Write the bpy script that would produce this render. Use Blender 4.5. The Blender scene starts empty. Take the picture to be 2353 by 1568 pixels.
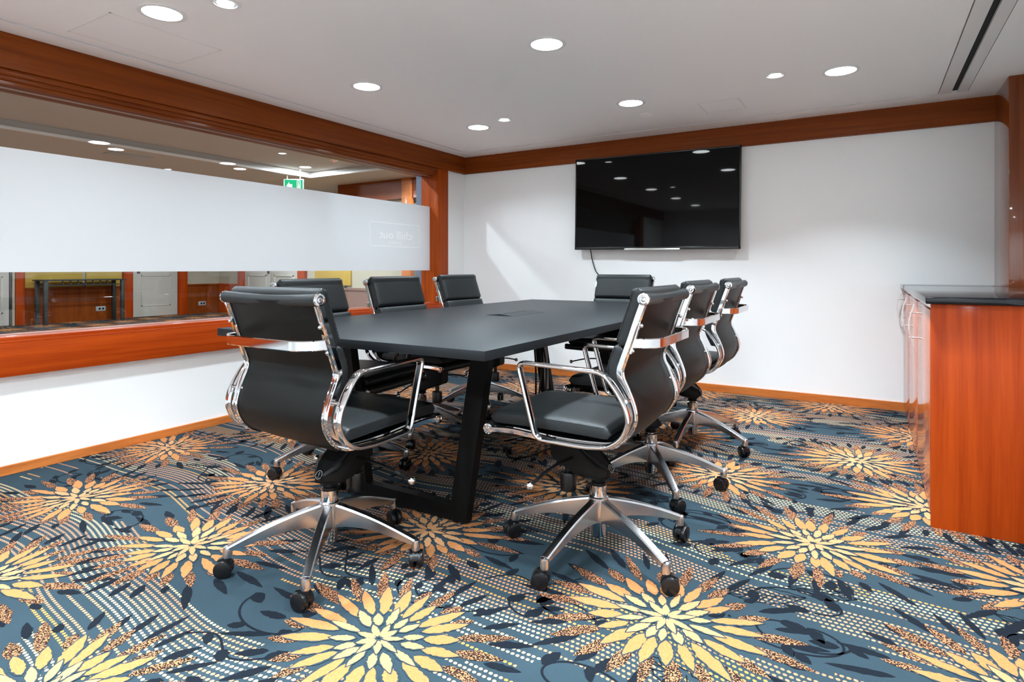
import bpy, bmesh, math, random
from math import sin, cos, pi, radians
from mathutils import Vector, Matrix

SC = bpy.context.scene
COL = SC.collection

# ------------------------------------------------------------------ camera
F = 1365.0 / 2353.0 * 36.0
cam_d = bpy.data.cameras.new('camera')
cam_d.lens = F
cam_d.sensor_width = 36.0
cam_d.shift_y = -(784.0 - 617.0) / 2353.0
cam_d.clip_start = 0.02
cam_d.clip_end = 100
cam = bpy.data.objects.new('camera', cam_d)
cam.location = (0, 0, 1.0)
cam.rotation_euler = (pi / 2, 0, radians(31.1))
COL.objects.link(cam)
SC.camera = cam

# ------------------------------------------------------------------ world, exposure
w = bpy.data.worlds.new('world')
SC.world = w
w.use_nodes = True
w.node_tree.nodes['Background'].inputs[0].default_value = (0.8, 0.85, 1.0, 1)
w.node_tree.nodes['Background'].inputs[1].default_value = 0.02
SC.view_settings.view_transform = 'Standard'
SC.view_settings.look = 'None'
SC.view_settings.exposure = 0.10
SC.view_settings.gamma = 1.0
SC.view_settings.use_curve_mapping = False

BIG_W = 19.5       # power of a large ceiling downlight
SMALL_W = 6.0
LOBBY_W = 42.0
LAMP_COL = (.76, .905, 1.0)
CEIL = 2.133

# ------------------------------------------------------------------ helpers
def tag(o, label=None, cat=None, group=None, kind=None):
    if label: o['label'] = label
    if cat: o['category'] = cat
    if group: o['group'] = group
    if kind: o['kind'] = kind
    return o

def empty(name, loc=(0, 0, 0), rz=0.0, label=None, cat=None, group=None, kind=None):
    o = bpy.data.objects.new(name, None)
    o.empty_display_size = 0.1
    o.location = loc
    o.rotation_euler = (0, 0, rz)
    COL.objects.link(o)
    return tag(o, label, cat, group, kind)

def rounded_poly(pts, r, seg=5, closed=False):
    """round the corners of a 3D polyline"""
    pts = [Vector(p) for p in pts]
    n = len(pts)
    out = []
    rng = range(n) if closed else range(1, n - 1)
    if not closed: out.append(pts[0])
    for i in rng:
        p, a, b = pts[i], pts[i - 1], pts[(i + 1) % n]
        rr = r[i] if isinstance(r, (list, tuple)) else r
        da, db = (a - p), (b - p)
        la, lb = da.length, db.length
        t = min(rr, la * 0.45, lb * 0.45)
        A = p + da.normalized() * t
        B = p + db.normalized() * t
        for k in range(seg + 1):
            u = k / seg
            out.append((1 - u) ** 2 * A + 2 * u * (1 - u) * p + u * u * B)
    if not closed: out.append(pts[-1])
    return out

def catmull(pts, sub=6):
    pts = [Vector(p) for p in pts]
    P = [pts[0] * 2 - pts[1]] + pts + [pts[-1] * 2 - pts[-2]]
    out = []
    for i in range(1, len(P) - 2):
        p0, p1, p2, p3 = P[i - 1], P[i], P[i + 1], P[i + 2]
        for k in range(sub):
            t = k / sub
            out.append(0.5 * ((2 * p1) + (p2 - p0) * t + (2 * p0 - 5 * p1 + 4 * p2 - p3) * t * t
                              + (3 * p1 - p0 - 3 * p2 + p3) * t ** 3))
    out.append(pts[-1])
    return out

class MB:
    def __init__(self):
        self.v = []; self.f = []; self.m = []
    def add(self, vs, fs, mi=0):
        o = len(self.v)
        self.v += [tuple(x) for x in vs]
        self.f += [tuple(i + o for i in f) for f in fs]
        self.m += [mi] * len(fs)
        return self
    def box(self, x0, x1, y0, y1, z0, z1, mi=0):
        vs = [(x0, y0, z0), (x1, y0, z0), (x1, y1, z0), (x0, y1, z0),
              (x0, y0, z1), (x1, y0, z1), (x1, y1, z1), (x0, y1, z1)]
        return self.add(vs, [(0, 3, 2, 1), (4, 5, 6, 7), (0, 1, 5, 4), (1, 2, 6, 5), (2, 3, 7, 6), (3, 0, 4, 7)], mi)
    def rbox(self, x0, x1, y0, y1, z0, z1, r=0.004, seg=2, mi=0, M=None):
        bm = bmesh.new()
        bmesh.ops.create_cube(bm, size=1.0)
        for v in bm.verts:
            v.co = Vector(((x0 + x1) / 2 + v.co.x * (x1 - x0), (y0 + y1) / 2 + v.co.y * (y1 - y0), (z0 + z1) / 2 + v.co.z * (z1 - z0)))
        r = min(r, abs(x1 - x0) * .49, abs(y1 - y0) * .49, abs(z1 - z0) * .49)
        bmesh.ops.bevel(bm, geom=list(bm.edges), offset=r, segments=seg, profile=0.5, affect='EDGES')
        return self.bm(bm, mi, M)
    def bm(self, bm, mi=0, M=None):
        bm.verts.index_update()
        if M is not None: bm.transform(M)
        self.add([tuple(v.co) for v in bm.verts], [tuple(v.index for v in f.verts) for f in bm.faces], mi)
        bm.free()
        return self
    def cyl(self, p0, p1, r0, r1=None, n=24, mi=0, caps=True):
        r1 = r0 if r1 is None else r1
        p0, p1 = Vector(p0), Vector(p1)
        d = (p1 - p0).normalized()
        a = d.orthogonal().normalized(); b = d.cross(a)
        vs = []
        for p, r in ((p0, r0), (p1, r1)):
            for k in range(n):
                t = 2 * pi * k / n
                vs.append(p + (a * cos(t) + b * sin(t)) * r)
        fs = [(k, (k + 1) % n, n + (k + 1) % n, n + k) for k in range(n)]
        if caps:
            fs += [tuple(range(n))[::-1], tuple(range(n, 2 * n))]
        return self.add(vs, fs, mi)
    def lathe(self, prof, origin=(0, 0, 0), axis=(0, 0, 1), n=32, mi=0):
        """prof: (radius, height) list"""
        o = Vector(origin); d = Vector(axis).normalized()
        a = d.orthogonal().normalized(); b = d.cross(a)
        vs = []; fs = []
        for r, h in prof:
            for k in range(n):
                t = 2 * pi * k / n
                vs.append(o + d * h + (a * cos(t) + b * sin(t)) * max(r, 1e-5))
        for i in range(len(prof) - 1):
            for k in range(n):
                k2 = (k + 1) % n
                fs.append((i * n + k, i * n + k2, (i + 1) * n + k2, (i + 1) * n + k))
        fs.append(tuple(range(n))[::-1]); fs.append(tuple(range((len(prof) - 1) * n, len(prof) * n)))
        return self.add(vs, fs, mi)
    def sphere(self, c, r, mi=0, u=20, v=14, s=(1, 1, 1)):
        bm = bmesh.new()
        bmesh.ops.create_uvsphere(bm, u_segments=u, v_segments=v, radius=r)
        return self.bm(bm, mi, Matrix.Translation(c) @ Matrix.Diagonal((s[0], s[1], s[2], 1)))
    def sweep(self, path, sec, side=None, closed=False, mi=0, scale=None):
        """sweep a closed 2D section (a along side, b along normal) along path"""
        P = [Vector(p) for p in path]
        n = len(P); m = len(sec)
        vs = []; prev = None
        for i in range(n):
            if closed: t = (P[(i + 1) % n] - P[i - 1])
            else: t = P[min(i + 1, n - 1)] - P[max(i - 1, 0)]
            t = t.normalized() if t.length > 1e-9 else Vector((0, 0, 1))
            if side is not None:
                s = Vector(side); s = (s - t * s.dot(t)).normalized()
            else:
                s = t.orthogonal() if prev is None else prev - t * prev.dot(t)
                s.normalize(); prev = s
            nn = t.cross(s)
            k = 1.0 if scale is None else scale[i]
            for a, b in sec: vs.append(P[i] + s * a * k + nn * b * k)
        fs = []
        for i in range(n if closed else n - 1):
            j = (i + 1) % n
            for k in range(m):
                l = (k + 1) % m
                fs.append((i * m + k, i * m + l, j * m + l, j * m + k))
        if not closed:
            fs.append(tuple(range(m))[::-1]); fs.append(tuple(range((n - 1) * m, n * m)))
        return self.add(vs, fs, mi)
    def tube(self, path, r, n=12, mi=0, closed=False):
        return self.sweep(path, [(r * cos(2 * pi * k / n), r * sin(2 * pi * k / n)) for k in range(n)], None, closed, mi)
    def build(self, name, mats, parent=None, smooth=True, ang=38, label=None):
        me = bpy.data.meshes.new(name)
        me.from_pydata(self.v, [], self.f)
        if not isinstance(mats, (list, tuple)): mats = [mats]
        for m in mats: me.materials.append(m)
        if len(mats) > 1: me.polygons.foreach_set('material_index', self.m)
        bm = bmesh.new(); bm.from_mesh(me)
        bmesh.ops.recalc_face_normals(bm, faces=bm.faces)
        bm.to_mesh(me); bm.free()
        if smooth:
            me.polygons.foreach_set('use_smooth', [True] * len(me.polygons))
            me.set_sharp_from_angle(angle=radians(ang))
        o = bpy.data.objects.new(name, me)
        COL.objects.link(o)
        if parent is not None: o.parent = parent
        if label: o['label'] = label
        return o

def copy_tree(o, parent=None):
    c = o.copy()
    COL.objects.link(c)
    c.parent = parent
    for ch in list(o.children): copy_tree(ch, c)
    return c

def struct(mb, name, mat, label, cat='structure', **k):
    o = mb.build(name, mat, **k)
    return tag(o, label, cat, None, 'structure')

# ------------------------------------------------------------------ materials
def new_mat(name):
    m = bpy.data.materials.new(name); m.use_nodes = True
    nt = m.node_tree
    return m, nt, nt.nodes['Principled BSDF']

def lin(r, g, b):
    f = lambda c: (c / 255 / 12.92) if c / 255 <= .04045 else ((c / 255 + .055) / 1.055) ** 2.4
    return (f(r), f(g), f(b), 1)

def plain(name, col, rough=.5, metal=0.0, bump=0.0, bscale=200.0, var=0.0, coat=0.0, spec=.5, coat_r=.05):
    m, nt, p = new_mat(name)
    p.inputs['Base Color'].default_value = col
    p.inputs['Roughness'].default_value = rough
    p.inputs['Metallic'].default_value = metal
    p.inputs['Coat Weight'].default_value = coat
    p.inputs['Coat Roughness'].default_value = coat_r
    p.inputs['Specular IOR Level'].default_value = spec
    tc = nt.nodes.new('ShaderNodeTexCoord')
    nz = nt.nodes.new('ShaderNodeTexNoise'); nz.inputs['Scale'].default_value = bscale; nz.inputs['Detail'].default_value = 3
    nt.links.new(tc.outputs['Object'], nz.inputs['Vector'])
    if var > 0:
        mx = nt.nodes.new('ShaderNodeMix'); mx.data_type = 'RGBA'
        mx.inputs[6].default_value = col
        mx.inputs[7].default_value = tuple(c * (1 - var) for c in col[:3]) + (1,)
        n2 = nt.nodes.new('ShaderNodeTexNoise'); n2.inputs['Scale'].default_value = 2.5
        nt.links.new(tc.outputs['Object'], n2.inputs['Vector'])
        nt.links.new(n2.outputs[0], mx.inputs[0]); nt.links.new(mx.outputs[2], p.inputs['Base Color'])
    if bump > 0:
        b = nt.nodes.new('ShaderNodeBump'); b.inputs['Strength'].default_value = bump; b.inputs['Distance'].default_value = .002
        nt.links.new(nz.outputs[0], b.inputs['Height']); nt.links.new(b.outputs[0], p.inputs['Normal'])
    return m

def wood(name, c1, c2, scale, rough=.45, coat=.07, coat_r=.12):
    spec = .12
    m, nt, p = new_mat(name)
    tc = nt.nodes.new('ShaderNodeTexCoord')
    mp = nt.nodes.new('ShaderNodeMapping'); mp.inputs['Scale'].default_value = scale
    nz = nt.nodes.new('ShaderNodeTexNoise'); nz.inputs['Scale'].default_value = 1.0; nz.inputs['Detail'].default_value = 6; nz.inputs['Distortion'].default_value = .6
    n2 = nt.nodes.new('ShaderNodeTexNoise'); n2.inputs['Scale'].default_value = 7.0; n2.inputs['Detail'].default_value = 3
    L = nt.links.new
    L(tc.outputs['Object'], mp.inputs[0]); L(mp.outputs[0], nz.inputs['Vector']); L(mp.outputs[0], n2.inputs['Vector'])
    ad = nt.nodes.new('ShaderNodeMath'); ad.operation = 'MULTIPLY_ADD'; ad.inputs[1].default_value = .35
    L(n2.outputs[0], ad.inputs[0]); L(nz.outputs[0], ad.inputs[2])
    rp = nt.nodes.new('ShaderNodeValToRGB')
    rp.color_ramp.elements[0].position = .45; rp.color_ramp.elements[0].color = c2
    rp.color_ramp.elements[1].position = .85; rp.color_ramp.elements[1].color = c1
    L(ad.outputs[0], rp.inputs[0]); L(rp.outputs[0], p.inputs['Base Color'])
    p.inputs['Roughness'].default_value = rough
    p.inputs['Coat Weight'].default_value = coat; p.inputs['Coat Roughness'].default_value = coat_r; p.inputs['Specular IOR Level'].default_value = spec
    return m

def emit(name, col, s):
    m = bpy.data.materials.new(name); m.use_nodes = True
    nt = m.node_tree; nt.nodes.clear()
    e = nt.nodes.new('ShaderNodeEmission'); e.inputs[0].default_value = col; e.inputs[1].default_value = s
    o = nt.nodes.new('ShaderNodeOutputMaterial'); nt.links.new(e.outputs[0], o.inputs[0])
    return m

M = {}
M['wall'] = plain('wall_paint', (.90, .90, .895, 1), .6, bump=.25, bscale=260)
M['ceil'] = plain('ceiling_paint', (.94, .94, .93, 1), .7, bump=.1, bscale=150)
M['trimwhite'] = plain('white_trim', (.8, .8, .79, 1), .35)
M['dark'] = plain('dark_slot', (.01, .01, .01, 1), .8)
WC1, WC2 = (.45, .060, .004, 1), (.29, .029, .0015, 1)
M['wood_y'] = wood('cherry_wood_along_y', WC1, WC2, (30, .9, 30))
M['wood_x'] = wood('cherry_wood_along_x', WC1, WC2, (.9, 30, 30))
M['wood_z'] = wood('cherry_wood_upright', WC1, WC2, (22, 22, .8))
BC1, BC2 = (.24, .052, .006, 1), (.15, .028, .003, 1)       # deeper, browner cherry for ceiling bands, pillar, window head and lobby panelling
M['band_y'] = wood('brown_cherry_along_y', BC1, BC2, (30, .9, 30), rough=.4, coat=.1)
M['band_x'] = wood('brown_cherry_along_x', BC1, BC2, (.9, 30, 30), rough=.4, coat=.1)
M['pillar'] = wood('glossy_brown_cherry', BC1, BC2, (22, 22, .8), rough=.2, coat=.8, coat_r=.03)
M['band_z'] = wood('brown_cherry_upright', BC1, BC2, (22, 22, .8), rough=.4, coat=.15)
M['casing'] = wood('cherry_casing', (.40, .070, .006, 1), (.27, .038, .003, 1), (22, 22, .8))
M['wood_gloss'] = wood('glossy_cherry_front', WC1, WC2, (22, 22, .8), rough=.18, coat=1.0, coat_r=.03)
M['base_wood'] = wood('light_cherry_skirting', (.62, .19, .045, 1), (.45, .12, .025, 1), (3, 3, 30))
M['leather'] = plain('black_leather', (.011, .0125, .013, 1), .40, bump=.35, bscale=420, spec=.32)
M['leather2'] = plain('black_leather_sheet', (.006, .006, .0055, 1), .45, bump=.15, bscale=500, spec=.14)
M['thread'] = plain('black_stitching', (.004, .004, .004, 1), .7)
M['chrome'] = plain('chrome', (.68, .68, .69, 1), .045, 1.0)
M['alu'] = plain('polished_aluminium', (.60, .61, .63, 1), .21, 1.0)
M['plastic'] = plain('black_plastic', (.006, .006, .0065, 1), .27, spec=.4)
M['plastic_matte'] = plain('matt_black_plastic', (.005, .005, .005, 1), .45, spec=.16)
M['grey_mark'] = plain('grey_mark', (.25, .25, .25, 1), .5)
M['table'] = plain('black_laminate', (.012, .0135, .015, 1), .44, bump=.08, bscale=900, spec=.16)
M['table_edge'] = plain('black_table_edge', (.016, .017, .017, 1), .4)
M['steel_black'] = plain('black_powder_coat', (.004, .004, .004, 1), .5, bump=.1, bscale=600, spec=.12)
M['tv_frame'] = plain('tv_bezel', (.008, .009, .010, 1), .25)
M['tv_screen'] = plain('tv_screen', (.003, .003, .003, 1), .03, spec=.16)
M['silver'] = plain('silver_plastic', (.7, .7, .66, 1), .25, .7)
M['granite'] = plain('black_worktop', (.006, .006, .008, 1), .07, spec=.3)
M['laminate'] = wood('glossy_cabinet_front', (.50, .10, .025, 1), (.42, .08, .018, 1), (14, 14, .5), rough=.15, coat=.45, coat_r=.10)
M['bead'] = plain('pale_bead', (.42, .30, .25, 1), .5)
M['brush'] = plain('brushed_nickel', (.62, .61, .6, 1), .28, 1.0)
M['grey_plastic'] = plain('grey_plastic', (.34, .35, .36, 1), .4)
M['cream_door'] = plain('cream_paint', (.50, .46, .41, 1), .45)
M['cream_wall'] = plain('cream_wall', (.42, .37, .28, 1), .7)
M['yellow'] = plain('yellow_art', (.62, .40, .06, 1), .6, var=.35)
M['blue'] = plain('blue_grey_paint', (.12, .15, .22, 1), .6)
M['lobby_ceiling'] = plain('lobby_ceiling', (.46, .42, .38, 1), .7)
M['iron'] = plain('black_iron', (.02, .022, .02, 1), .45)
M['lens'] = emit('lamp_lens', (.93, .98, 1, 1), 40.0)
M['lens_small'] = emit('small_lamp_lens', (.93, .98, 1, 1), 25.0)
M['exit_green'] = emit('exit_green', (.03, .62, .28, 1), 1.0)
M['exit_white'] = emit('exit_white', (.9, 1, .95, 1), 1.3)
M['red_led'] = emit('red_led', (1, .1, .08, 1), 1.5)
M['cove'] = emit('cove_light', (1, .97, .92, 1), 2.0)
M['reflector'] = plain('faceted_reflector', (.8, .8, .8, 1), .12, 1.0)

# frosted film
m, nt, p = new_mat('frosted_film')
p.inputs['Base Color'].default_value = (.87, .88, .89, 1); p.inputs['Roughness'].default_value = .55
p.inputs['Specular IOR Level'].default_value = .3
tr = nt.nodes.new('ShaderNodeBsdfTranslucent'); tr.inputs[0].default_value = (.85, .86, .88, 1)
mx = nt.nodes.new('ShaderNodeMixShader'); mx.inputs[0].default_value = .32
out = nt.nodes['Material Output']
nt.links.new(p.outputs[0], mx.inputs[1]); nt.links.new(tr.outputs[0], mx.inputs[2]); nt.links.new(mx.outputs[0], out.inputs[0])
M['film'] = m
M['film_text'] = plain('film_lettering', (1, 1, 1, 1), .5)
# clear glass
m = bpy.data.materials.new('clear_glass'); m.use_nodes = True
nt = m.node_tree; nt.nodes.clear()
fr = nt.nodes.new('ShaderNodeFresnel')
ge = nt.nodes.new('ShaderNodeNewGeometry'); mr = nt.nodes.new('ShaderNodeMapRange')     # thin pane: same index on both faces
mr.inputs[3].default_value = 1.5; mr.inputs[4].default_value = 1 / 1.5
nt.links.new(ge.outputs['Backfacing'], mr.inputs[0]); nt.links.new(mr.outputs[0], fr.inputs[0])
t_ = nt.nodes.new('ShaderNodeBsdfTransparent'); t_.inputs[0].default_value = (.97, .98, .975, 1)
g_ = nt.nodes.new('ShaderNodeBsdfGlossy'); g_.inputs['Roughness'].default_value = .0
x_ = nt.nodes.new('ShaderNodeMixShader'); o_ = nt.nodes.new('ShaderNodeOutputMaterial')
nt.links.new(fr.outputs[0], x_.inputs[0]); nt.links.new(t_.outputs[0], x_.inputs[1]); nt.links.new(g_.outputs[0], x_.inputs[2]); nt.links.new(x_.outputs[0], o_.inputs[0])
M['glass'] = m

# carpet -----------------------------------------------------------
TEAL = (.027, .045, .057, 1); NAVY = (.007, .010, .015, 1)
def carpet_base():
    m, nt, p = new_mat('carpet_dots')
    N = nt.nodes.new; L = nt.links.new
    def val(x):
        return x
    def mth(op, a, b=None, c=None):
        n = N('ShaderNodeMath'); n.operation = op
        for i, x in enumerate((a, b, c)):
            if x is None: continue
            if isinstance(x, (int, float)): n.inputs[i].default_value = x
            else: L(x, n.inputs[i])
        return n.outputs[0]
    tc = N('ShaderNodeTexCoord'); sp = N('ShaderNodeSeparateXYZ'); L(tc.outputs['Object'], sp.inputs[0])
    X, Y = sp.outputs[0], sp.outputs[1]
    PR, PU = .0182, .0150
    wv = mth('ADD', mth('MULTIPLY', mth('SINE', mth('MULTIPLY_ADD', X, 3.3, mth('MULTIPLY', Y, .9))), .045),
             mth('MULTIPLY', mth('SINE', mth('MULTIPLY_ADD', X, 8.7, mth('MULTIPLY', Y, 2.3))), .012))
    yy = mth('ADD', mth('MULTIPLY_ADD', X, .07, Y), wv)
    v = mth('DIVIDE', yy, PR)
    row = mth('FLOOR', v); fv = mth('SUBTRACT', mth('FRACT', v), .5)
    # jitter of the weave
    nz = N('ShaderNodeTexNoise'); nz.inputs['Scale'].default_value = 260; nz.inputs['Detail'].default_value = 1
    L(tc.outputs['Object'], nz.inputs['Vector'])
    u = mth('ADD', mth('DIVIDE', X, PU), mth('MULTIPLY', mth('MODULO', row, 2.0), .5))
    col = mth('FLOOR', u); fu = mth('SUBTRACT', mth('FRACT', u), .5)
    du = mth('MULTIPLY', fu, PU); dv = mth('MULTIPLY', fv, PR * 1.12)
    r2 = mth('SQRT', mth('ADD', mth('MULTIPLY', du, du), mth('MULTIPLY', dv, dv)))
    r2 = mth('ADD', r2, mth('MULTIPLY', mth('SUBTRACT', nz.outputs[0], .5), .0022))
    dot = mth('LESS_THAN', r2, .0053)
    # which rows carry dots
    cx = N('ShaderNodeCombineXYZ'); L(mth('MULTIPLY', X, .9), cx.inputs[0]); L(mth('MULTIPLY', row, .085), cx.inputs[1])
    nb = N('ShaderNodeTexNoise'); nb.inputs['Scale'].default_value = 1.0; nb.inputs['Detail'].default_value = 1.5; L(cx.outputs[0], nb.inputs['Vector'])
    per = mth('SINE', mth('MULTIPLY', row, 2 * pi / 34.0))
    gate = mth('GREATER_THAN', mth('ADD', nb.outputs[0], mth('MULTIPLY', per, .13)), .43)
    wr = N('ShaderNodeTexWhiteNoise'); wr.noise_dimensions = '1D'; L(row, wr.inputs['W'])
    dot = mth('MULTIPLY', mth('MULTIPLY', dot, gate), mth('GREATER_THAN', wr.outputs[0], .16))
    # colour of a row group
    wn = N('ShaderNodeTexWhiteNoise'); wn.noise_dimensions = '2D'
    c2 = N('ShaderNodeCombineXYZ'); L(mth('FLOOR', mth('DIVIDE', row, 3.0)), c2.inputs[0]); L(mth('FLOOR', mth('MULTIPLY', X, 1.3)), c2.inputs[1])
    L(c2.outputs[0], wn.inputs['Vector'])
    rp = N('ShaderNodeValToRGB'); rp.color_ramp.interpolation = 'CONSTANT'
    e = rp.color_ramp.elements
    e[0].position = 0; e[0].color = (.43, .205, .11, 1)
    e[1].position = .36; e[1].color = (.55, .38, .20, 1)
    a = e.new(.62); a.color = (.46, .23, .125, 1)
    a = e.new(.80); a.color = (.48, .22, .06, 1)
    L(wn.outputs[0], rp.inputs[0])
    # teal field with fine pile variation
    n3 = N('ShaderNodeTexNoise'); n3.inputs['Scale'].default_value = 500; n3.inputs['Detail'].default_value = 2; L(tc.outputs['Object'], n3.inputs['Vector'])
    n4 = N('ShaderNodeTexNoise'); n4.inputs['Scale'].default_value = 6; L(tc.outputs['Object'], n4.inputs['Vector'])
    tm = N('ShaderNodeMix'); tm.data_type = 'RGBA'; tm.inputs[6].default_value = tuple(c * .72 for c in TEAL[:3]) + (1,); tm.inputs[7].default_value = tuple(c * 1.3 for c in TEAL[:3]) + (1,)
    L(mth('MULTIPLY_ADD', n3.outputs[0], .6, mth('MULTIPLY', n4.outputs[0], .4)), tm.inputs[0])
    cm = N('ShaderNodeMix'); cm.data_type = 'RGBA'
    L(dot, cm.inputs[0]); L(tm.outputs[2], cm.inputs[6]); L(rp.outputs[0], cm.inputs[7])
    L(cm.outputs[2], p.inputs['Base Color'])
    p.inputs['Roughness'].default_value = .95; p.inputs['Specular IOR Level'].default_value = .1
    b = N('ShaderNodeBump'); b.inputs['Strength'].default_value = .5; b.inputs['Distance'].default_value = .002
    L(n3.outputs[0], b.inputs['Height']); L(b.outputs[0], p.inputs['Normal'])
    return m
def yarn(name, col, col2=None, scale=330, thr=.5):
    m, nt, p = new_mat(name)
    N = nt.nodes.new; L = nt.links.new
    tc = N('ShaderNodeTexCoord'); nz = N('ShaderNodeTexNoise'); nz.inputs['Scale'].default_value = scale; nz.inputs['Detail'].default_value = 1
    L(tc.outputs['Object'], nz.inputs['Vector'])
    rp = N('ShaderNodeValToRGB')
    if col2 is None:
        rp.color_ramp.elements[0].position = .3; rp.color_ramp.elements[0].color = tuple(c * .8 for c in col[:3]) + (1,)
        rp.color_ramp.elements[1].position = .7; rp.color_ramp.elements[1].color = tuple(min(1, c * 1.12) for c in col[:3]) + (1,)
    else:
        rp.color_ramp.interpolation = 'CONSTANT'
        rp.color_ramp.elements[0].color = col2; rp.color_ramp.elements[0].position = 0
        rp.color_ramp.elements[1].color = col; rp.color_ramp.elements[1].position = thr
    L(nz.outputs[0], rp.inputs[0]); L(rp.outputs[0], p.inputs['Base Color'])
    p.inputs['Roughness'].default_value = .95; p.inputs['Specular IOR Level'].default_value = .1
    return m
M['carpet'] = carpet_base()
M['yarn_cream'] = yarn('yarn_cream', (.52, .255, .115, 1))
M['yarn_orange'] = yarn('yarn_orange', (.46, .185, .066, 1))
M['yarn_mottled'] = yarn('yarn_mottled', (.44, .185, .088, 1), (.022, .013, .010, 1), 230, .53)
M['yarn_navy'] = yarn('yarn_navy', NAVY)
M['yarn_teal'] = yarn('yarn_teal', TEAL)

# ------------------------------------------------------------------ floor
def leaf_poly(cx, cy, ang, length, width, z, rnd, n=11, blunt=.5):
    """pointed oval starting at (cx,cy) going along ang"""
    pts = []
    ca, sa = cos(ang), sin(ang)
    for k in range(n + 1):
        t = k / n
        h = width / 2 * (sin(pi * t ** .85)) ** .8 * (1 + rnd.uniform(-.17, .17))
        pts.append((t * length, h))
    for k in range(n - 1, 0, -1):
        t = k / n
        h = width / 2 * (sin(pi * t ** .85)) ** .8 * (1 + rnd.uniform(-.17, .17))
        pts.append((t * length, -h))
    return [(cx + x * ca - y * sa, cy + x * sa + y * ca, z) for x, y in pts]

def ribbon(mb, pts, wd, z, mi):
    n = len(pts)
    vs = []
    for i, (x, y) in enumerate(pts):
        x0, y0 = pts[max(0, i - 1)]; x1, y1 = pts[min(n - 1, i + 1)]
        dx, dy = x1 - x0, y1 - y0
        l = math.hypot(dx, dy) or 1
        vs.append((x - dy / l * wd / 2, y + dx / l * wd / 2, z)); vs.append((x + dy / l * wd / 2, y - dx / l * wd / 2, z))
    mb.add(vs, [(2 * i, 2 * i + 1, 2 * i + 3, 2 * i + 2) for i in range(n - 1)], mi)

def flower(mb, cx, cy, seed, full=True):
    rnd = random.Random(seed)
    # (count, r0, r1, width, material, z)
    a0 = rnd.uniform(0, pi)
    stretch = 1.22
    dirx = rnd.uniform(-.25, .25)
    def ring(n, r0, r1, wd, mi, z, jit=.12, off=0.0, lens=.18, key=False):
        for k in range(n):
            a = a0 + off + 2 * pi * (k + rnd.uniform(-jit, jit)) / n
            s = 1 + (stretch - 1) * cos(a - dirx) ** 2
            ss = rnd.uniform(1 - lens, 1 + lens)
            ra, rb = r0 * s, r1 * s * ss
            w_ = wd * rnd.uniform(.85, 1.15); b = a + rnd.uniform(-.05, .05); zz = z + .00002 * (k % 7)
            if key:
                p = leaf_poly(cx + cos(a) * (ra - .006), cy + sin(a) * (ra - .006), b, rb - ra + .012, w_ + .009, zz - .0001, rnd)
                mb.add(p, [tuple(range(len(p)))], 5)
            p = leaf_poly(cx + cos(a) * ra, cy + sin(a) * ra, b, rb - ra, w_, zz, rnd, 13)
            mb.add(p, [tuple(range(len(p)))], mi)
    if full:
        ring(26, .250, .340, .026, 4, .0006, lens=.14)
        ring(22, .175, .285, .036, 3, .0009, off=.1)
        ring(22, .105, .215, .034, 2, .0014, off=.05, lens=.15, key=True)
        ring(15, .055, .126, .025, 1, .0019, off=.2, lens=.16, key=True)
        ring(9, .008, .066, .020, 1, .0024, off=.0, key=True)
    else:
        ring(18, .2, .34, .04, 3, .0012)
        ring(18, .02, .24, .04, 2, .0016)
        ring(9, .0, .12, .03, 1, .0020)

fl = MB()
rnd = random.Random(11)
fl.add([(-13.4, -4.2, 0), (1.2, -4.2, 0), (1.2, 8.6, 0), (-13.4, 8.6, 0)], [(0, 1, 2, 3)], 0)
FLOWERS = [(-1.134, 1.185), (-.501, 1.683), (-.178, 2.411), (-2.094, 1.236), (-2.95, 1.237), (-3.342, 1.844), (-1.441, 1.774),
           (-2.378, 1.786), (-2.045, 2.517), (-.667, 4.286), (-.058, 3.564), (-.622, 2.981), (.20, 3.013), (-2.44, .74),
           (.23, 4.235), (-.252, 4.88), (-1.663, .60), (-1.174, 2.461), (-3.03, 2.46), (-2.6, 3.02), (-1.6, 3.0), (-3.1, 3.7),
           (-2.0, 3.62), (-1.03, 3.60), (-1.55, 4.27), (-2.5, 4.3), (-3.2, 4.75), (-2.2, 4.85), (-1.2, 4.88), (-.05, 1.2), (.35, 1.78),
           (-.8, .62), (-3.3, .6), (.5, 2.42), (-.2, .3), (-1.3, 0.0), (.2, -.4)]
for i, (a, b) in enumerate(FLOWERS): flower(fl, a, b, 100 + i)
r_ = 0
for yy in [x * .58 for x in range(-5, 15)]:
    r_ += 1
    for k in range(10):
        fx = -4.25 - k * .93 - (.31 * (r_ % 3))
        flower(fl, fx, yy, 900 + r_ * 17 + k, full=False)
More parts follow.
